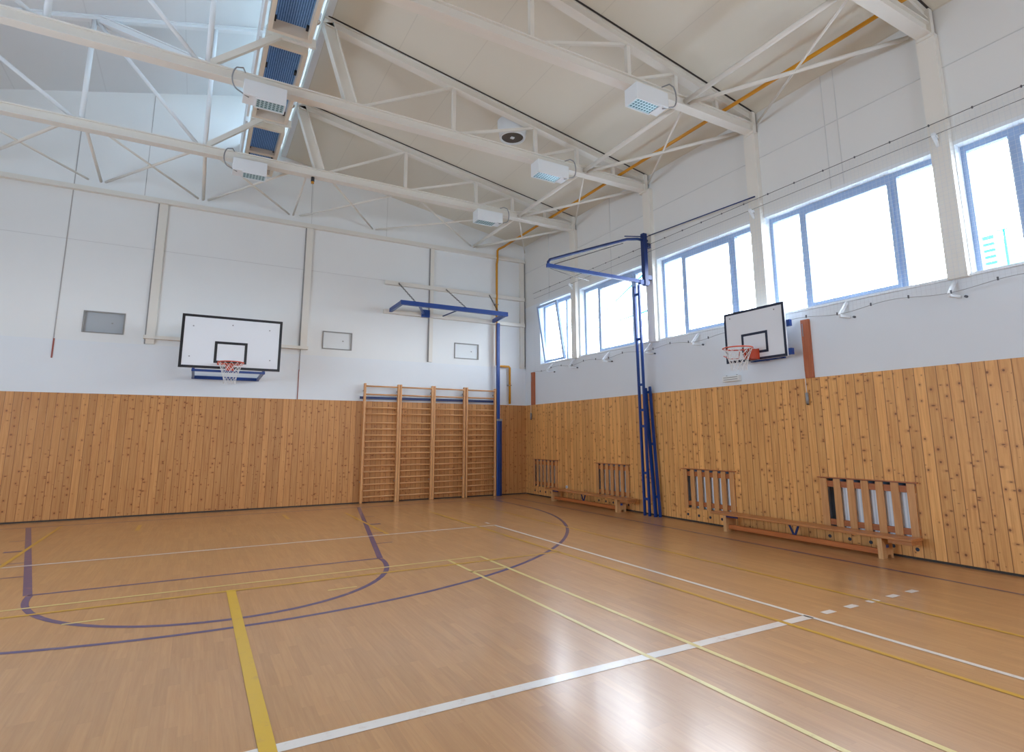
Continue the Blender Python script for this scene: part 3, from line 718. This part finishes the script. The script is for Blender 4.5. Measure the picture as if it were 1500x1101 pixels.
# ------------------------------------------------------------------ wall bars
RUNG = [2.81, 2.61, 2.28, 2.13, 1.91, 1.76, 1.61, 1.465, 1.32, 1.175, 1.03, .88, .74, .59, .44, .295, .15]
XS = [-4.675, -3.765, -2.855, -1.93, -1.03]
def make_bars(x0, x1, label):
    t = thing('wall_bars', ((x0 + x1) / 2, -.1, 0), label, 'wall bars', 'wall bar sections on the back wall')
    for x in (x0 + .028, x1 - .028):
        MB().box(x - .026, x + .026, -.15, -.07, 0, 2.88).build('upright', M['bar_wood'], t, bevel=.006)
    for i, z in enumerate(RUNG):
        yy = -.145 if i < 1 else -.115
        MB().tube([(x0 + .05, yy, z), (x1 - .05, yy, z)], .019, 8).build('rung', M['rung_wood'], t)
    for z in (2.7, .5):
        for x in (x0 + .028, x1 - .028): MB().box(x - .02, x + .02, -.07, 0, z - .02, z + .02).build('wall_bracket', M['grey'], t)
    return t
p0 = make_bars(XS[0], XS[1], 'leftmost of four wooden wall bar sections on back wall')
L = ['second from left of four wooden wall bar sections', 'third from left of four wooden wall bar sections', 'rightmost wooden wall bar section, next to the blue post']
for i in range(1, 4): dup(p0, (XS[i] - XS[0] + .002 * i, 0, 0), L[i - 1])

# ------------------------------------------------------------------ wall vents
def make_vent(v, label, mat):
    x0, x1, z0, z1 = v
    t = thing('wall_vent', ((x0 + x1) / 2, .05, z0), label, 'vent', 'recessed rectangular vents in the back wall')
    frame_rect(MB(), 'y', .035, .06, x0 - .012, x1 + .012, z0 - .012, z1 + .012, .024).build('vent_frame', M['vent_edge'], t)
    MB().box(x0 + .001, x1 - .001, (.066 if mat is M['vent'] else .085), .10, z0 + .001, z1 - .001).build('cover_plate', mat, t)
    MB().box(x1 - .22, x1 - .19, (.060 if mat is M['vent'] else .078), .086, (z0 + z1) / 2 - .01, (z0 + z1) / 2 + .015).build('latch', M['vent_edge'], t)
make_vent(VENTS[0], 'greyer wall vent left of the left backboard', M['vent_grey'])
make_vent(VENTS[1], 'white wall vent right of the left backboard', M['vent'])
make_vent(VENTS[2], 'white wall vent beside the blue post near corner', M['vent'])

# ------------------------------------------------------------------ radiators and grilles
def make_grille(a, c, label):
    t = thing('radiator_grille', (0, (a + c) / 2, GZ0), label, 'radiator grille', 'slatted wooden radiator grilles on right wall')
    w = c - a; n = 7; sw = .098; gap = (w - n * sw) / (n - 1)
    for i in range(n):
        y = a + i * (sw + gap); MB().box(-.028, -.006, y, y + sw, GZ0 - .01, GZ1 - .005).build('slat', M['slat_wood'], t, bevel=.003)
    MB().box(-.006, .022, a, c, GZ1 - .125, GZ1 - .04).build('cross_rail', M['rail_wood'], t)
    MB().box(-.006, .022, a, c, GZ0 + .045, GZ0 + .125).build('cross_rail', M['rail_wood'], t)
    MB().box(-.034, .0, a - .04, c + .04, GZ1, GZ1 + .014).build('cap_strip', M['rail_wood'], t)
    return t
GL = ['radiator grille nearest the corner', 'radiator grille just left of the blue climbing poles', 'radiator grille just right of the blue climbing poles', 'largest radiator grille, behind the near bench end']
RL = ['white radiator behind the corner grille', 'white radiator behind the grille left of the blue poles', 'white radiator behind the grille right of the blue poles', 'white radiator behind the largest grille']
for n, (a, c) in enumerate(GRILLES):
    make_grille(a, c, GL[n])
    t = thing('radiator', (.12, (a + c) / 2, GZ0), RL[n], 'radiator', 'white radiators behind the grilles')
    MB().box(.035, .10, a + .01, c - .17, GZ0 + .01, GZ1 - .07).build('radiator_panel', M['rad'], t, bevel=.008)
    MB().box(.098, .195, a + .2, a + .24, GZ0 + .2, GZ1 - .2).box(.098, .195, c - .4, c - .36, GZ0 + .2, GZ1 - .2).build('wall_bracket', M['grey'], t)

# ------------------------------------------------------------------ benches
t = thing('gym_bench', (-.26, -8.5, 0), 'near long wooden gym bench below the largest radiator grille', 'bench', 'low wooden gym benches along right wall')
MB().box(-.40, -.13, -10.08, -6.92, .262, .295).build('seat', M['bench_wood'], t, bevel=.005)
arch = lambda s: [(-.375, 0), (-.275, 0), (-.265, .035), (-.25, .045), (-.20, .045), (-.185, .035), (-.175, 0), (-.135, 0), (-.135, .262), (-.375, .262)]
for y in (-9.68, -7.20):
    l = MB().prism(arch(0), 'y', y - .03, y + .03).build('leg', M['bench_leg'], t)
    if y < -9: MB().box(-.285, -.225, y - .0325, y - .0302, .135, .175).build('sticker', M['sticker'], l, label='blue sticker')
MB().box(-.325, -.275, -9.65, -7.23, .045, .115).build('stretcher', M['beam_wood'], t, bevel=.004)
MB().box(-.36, -.15, -10.06, -9.78, .215, .262).build('end_hook', M['bench_wood'], t)
MB().bar((-.30, -8.50, .262), (-.30, -8.43, .11), .012, .03).bar((-.30, -8.34, .262), (-.30, -8.41, .11), .012, .03).build('brace', M['blue_dark'], t)
MB().box(-.37, -.355, -7.46, -7.17, .235, .262).build('hinge_strap', M['blue_dark'], t)
dup(t, (0, 5.30, 0), 'far long wooden gym bench near the corner')

# ------------------------------------------------------------------ boards, pulls, boxes
for y0, y1, lab, lab2 in ((-8.76, -8.63, 'red brown board on the right wall beside the training backboard', 'grey pull weight hanging below the board beside the training backboard'),
                          (-.52, -.36, 'red brown board on the right wall close to the corner', 'grey pull weight hanging below the corner board')):
    t = thing('cover_board', (0, (y0 + y1) / 2, WOOD), lab, 'board')
    MB().box(-.03, .022, y0, y1, WOOD, 3.36).build('board_face', M['cover_wood'], t, bevel=.003)
    MB().box(-.034, -.029, y1 - .035, y1 - .02, 3.1, 3.3).build('rope_slot', M['grey'], t)
    t = thing('pull_weight', (-.05, y1 - .02, 2.04), lab2, 'pull weight')
    MB().tube([(-.045, y1 - .01, WOOD + .1), (-.045, y1 - .015, 2.2)], .005, 5).build('cord', M['cord'], t)
    MB().disc((-.045, y1 - .015, 2.22), (-.045, y1 - .015, 2.05), .022, 12).build('weight', M['grey'], t)
    MB().disc((-.045, y1 - .015, 2.05), (-.045, y1 - .015, 2.035), .018, 12).build('end_cap', M['black'], t)
t = thing('wall_box', (0, -7.24, 2.51), 'small flat white slotted box under the training backboard', 'box')
MB().box(-.05, .022, -7.42, -7.06, 2.515, 2.615).build('casing', M['panel_up'], t, bevel=.006)
for z in (2.545, 2.58): MB().box(-.053, -.049, -7.39, -7.09, z, z + .012).build('slot', M['joint'], t)
for y in (-7.36, -7.14): MB().disc((-.02, y, 2.615), (-.02, y, 2.63), .012, 8).build('lug', M['grey'], t)
t = thing('valve_cap', (0, -2.04, .33), 'small white round valve cap on panelling above the far bench', 'cap')
MB().disc((0, -2.04, .33), (-.03, -2.04, .33), .035, 16).build('cap', M['board'], t)
MB().disc((-.03, -2.04, .33), (-.035, -2.04, .33), .02, 12).build('cap_face', M['grey'], t)

# ------------------------------------------------------------------ window safety net
t = thing('safety_net', (-.12, -7, 3.34), 'white mesh safety net hung over the right wall windows', 'net')
NY0, NY1 = -14.0, -.75; nx = -.17; zt = 5.55
sag = lambda y: 3.34 - .03 * math.cos((y + 1.2) * 2 * math.pi / 1.36)
mb = MB(); st = .055; k = int((NY1 - NY0) / st)
for i in range(k + 1):
    y = NY0 + i * st; mb.tube([(nx, y, zt), (nx, y, sag(y))], .0013, 3, cap=False)
z = zt
while z > 3.36:
    mb.tube([(nx, NY0, z), (nx, NY1, z)], .0013, 3, cap=False); z -= st
o = mb.build('net_mesh', M['net'], t); o['kind'] = 'stuff'
MB().tube([(nx, NY0, zt), (nx, NY1, zt)], .005, 5).build('top_rope', M['rope'], t)
MB().tube([(nx + .03, NY0, 5.41), (nx + .03, NY1, 5.41)], .004, 5).build('top_rope', M['rope'], t)
MB().tube([(nx, NY0 + (NY1 - NY0) * i / 160, sag(NY0 + (NY1 - NY0) * i / 160)) for i in range(161)], .004, 5).build('bottom_rope', M['grey'], t)
for i in range(23):
    y = -1.15 - .48 * i
    MB().box(nx - .008, nx + .008, y - .007, y + .007, zt - .014, zt + .014).build('hook', M['hook'], t)
    MB().box(nx - .007, nx + .007, y - .008, y + .008, sag(y) - .012, sag(y) + .03).build('hook', M['hook'], t)
for y in (-2.56, -5.35, -8.0, -10.8):
    MB().bar((-.02, y + .02, 5.38), (-.19, y + .01, 5.40), .04, .04).bar((-.02, y + .02, 5.25), (-.19, y + .01, 5.40), .03, .05).build('bracket', M['steel_cool'], t)
CLEAT = [-1.44, -2.48, -3.84, -5.24, -6.53, -9.36, -10.74]
CLAB = ['white net cleat nearest the corner', 'white net cleat second from the corner', 'white net cleat third from the corner', 'white net cleat just left of the blue poles at window sill',
        'white net cleat left of the training backboard', 'white net cleat right of the red brown board', 'white net cleat at the right edge below the wall column']
for y, lab in zip(CLEAT, CLAB):
    t = thing('net_cleat', (0, y, 3.27), lab, 'cleat', 'white V shaped cleats under the windows')
    MB().bar((.022, y, 3.51), (-.18, y + .01, 3.29), .03, .042).build('upper_arm', M['steel_cool'], t)
    MB().bar((.022, y - .02, 3.275), (-.19, y + .01, 3.275), .035, .032).build('lower_arm', M['steel_cool'], t)
    MB().disc((.022, y - .09, 3.265), (-.012, y - .09, 3.265), .016, 10).build('bolt', M['hook'], t)

# ------------------------------------------------------------------ outside
struct(MB().box(.6, 150, -120, 120, -.6, -.4).build('ground_outside', M['ground']), 'paving outside')
t = thing('far_building', (47, 4.7, -.4), 'pale tower block with teal bands seen through the right window', 'building')
MB().box(44.6, 50, 4.45, 5.65, -.4, 16.9).build('facade', M['teal'], t)
f = MB()
for i in range(34): f.box(44.5, 44.65, 4.42, 5.68, -.2 + .5 * i, .05 + .5 * i)
f.build('balcony_band', M['pale'], t)
t = thing('lamp_mast', (45, 3.9, -.4), 'thin pale mast beside the tower outside the right window', 'mast')
MB().tube([(45, 3.9, -.4), (45, 3.9, 17.2)], .08, 8).build('shaft', M['teal'], t)
MB().box(44.8, 45.2, 3.5, 4.3, 17.2, 17.4).build('lamp_head', M['grey'], t)
o = MB().tube([(6.03, 4.83, -.4), (6.03, 4.83, 6.3)], .03, 8).build('cable_mast', M['teal'], origin=(6, 4.83, -.4)); tag(o, 'thin pale mast holding cables outside the second window', 'mast')
def cable(p, q, lab):
    o = MB().tube([p, q], .025, 5).build('overhead_cable', M['teal'], origin=p); tag(o, lab, 'cable')
cable((6, 4.83, 6.18), (.43, -4.85, 5.30), 'steep overhead cable outside the second window')
cable((6, 4.83, 5.98), (.43, -5.2, 4.36), 'shallow overhead cable outside the second window')

# ------------------------------------------------------------------ light
wd = bpy.data.worlds.new('sky'); scn.world = wd; wd.use_nodes = True
nt = wd.node_tree; bg = nt.nodes['Background']
tc = nt.nodes.new('ShaderNodeTexCoord'); sp = nt.nodes.new('ShaderNodeSeparateXYZ'); cr = nt.nodes.new('ShaderNodeValToRGB')
nt.links.new(tc.outputs['Generated'], sp.inputs[0]); mr = nt.nodes.new('ShaderNodeMapRange'); mr.inputs[1].default_value = -.6; mr.inputs[2].default_value = .9; nt.links.new(sp.outputs[0], mr.inputs[0]); nt.links.new(mr.outputs[0], cr.inputs[0]); nt.links.new(cr.outputs[0], bg.inputs[0])
cr.color_ramp.elements[0].color = (.50, .60, .74, 1); cr.color_ramp.elements[1].color = (.94, .98, 1.05, 1)
bg.inputs[1].default_value = 13.5
def portal(name, loc, rot, sx, sy):
    l = bpy.data.lights.new(name, 'AREA'); l.shape = 'RECTANGLE'; l.size = sx; l.size_y = sy; l.cycles.is_portal = True
    o = bpy.data.objects.new(name, l); COL.objects.link(o); o.location = loc; o.rotation_euler = rot
H = math.pi / 2
portal('right_window_portal', (.42, -7.1, (SILL + HEAD) / 2), (0, H, 0), HEAD - SILL, 12.8)
portal('left_window_portal', (XL - .32, -8.8, 2.8), (0, -H, 0), 2.8, 7.2)
portal('rear_window_portal', (-3.85, YB - .32, 3.5), (H, 0, 0), 5.1, 2.2)
portal('roof_light_portal', (RX + .14, -9.8, 9.3), (0, H, 0), 1.1, 19.3)

# ------------------------------------------------------------------ camera
cam = bpy.data.cameras.new('camera'); co = bpy.data.objects.new('camera', cam); COL.objects.link(co)
f, cx, cy, cz, yaw, pitch, roll = 828.87, -8.2346, -14.0737, 1.5625, .506, .167, -.0028
sy, cyw, sp_, cp = math.sin(yaw), math.cos(yaw), math.sin(pitch), math.cos(pitch)
fwd = Vector((sy * cp, cyw * cp, sp_)); rt = Vector((cyw, -sy, 0)); up = rt.cross(fwd)
r2 = rt * math.cos(roll) + up * math.sin(roll); u2 = -rt * math.sin(roll) + up * math.cos(roll)
co.matrix_world = Matrix(((r2.x, u2.x, -fwd.x, cx), (r2.y, u2.y, -fwd.y, cy), (r2.z, u2.z, -fwd.z, cz), (0, 0, 0, 1)))
cam.sensor_fit = 'HORIZONTAL'; cam.sensor_width = 36; cam.lens = f / 1500 * 36
cam.shift_y = -50.5 / 1500; cam.clip_end = 500
scn.camera = co
scn.view_settings.view_transform = 'Standard'; scn.view_settings.look = 'None'
scn.view_settings.exposure = 0.54
scn.cycles.max_bounces = 10; scn.cycles.diffuse_bounces = 6; scn.cycles.transparent_max_bounces = 16
scn.cycles.sample_clamp_indirect = 6; scn.cycles.caustics_reflective = False; scn.cycles.caustics_refractive = False
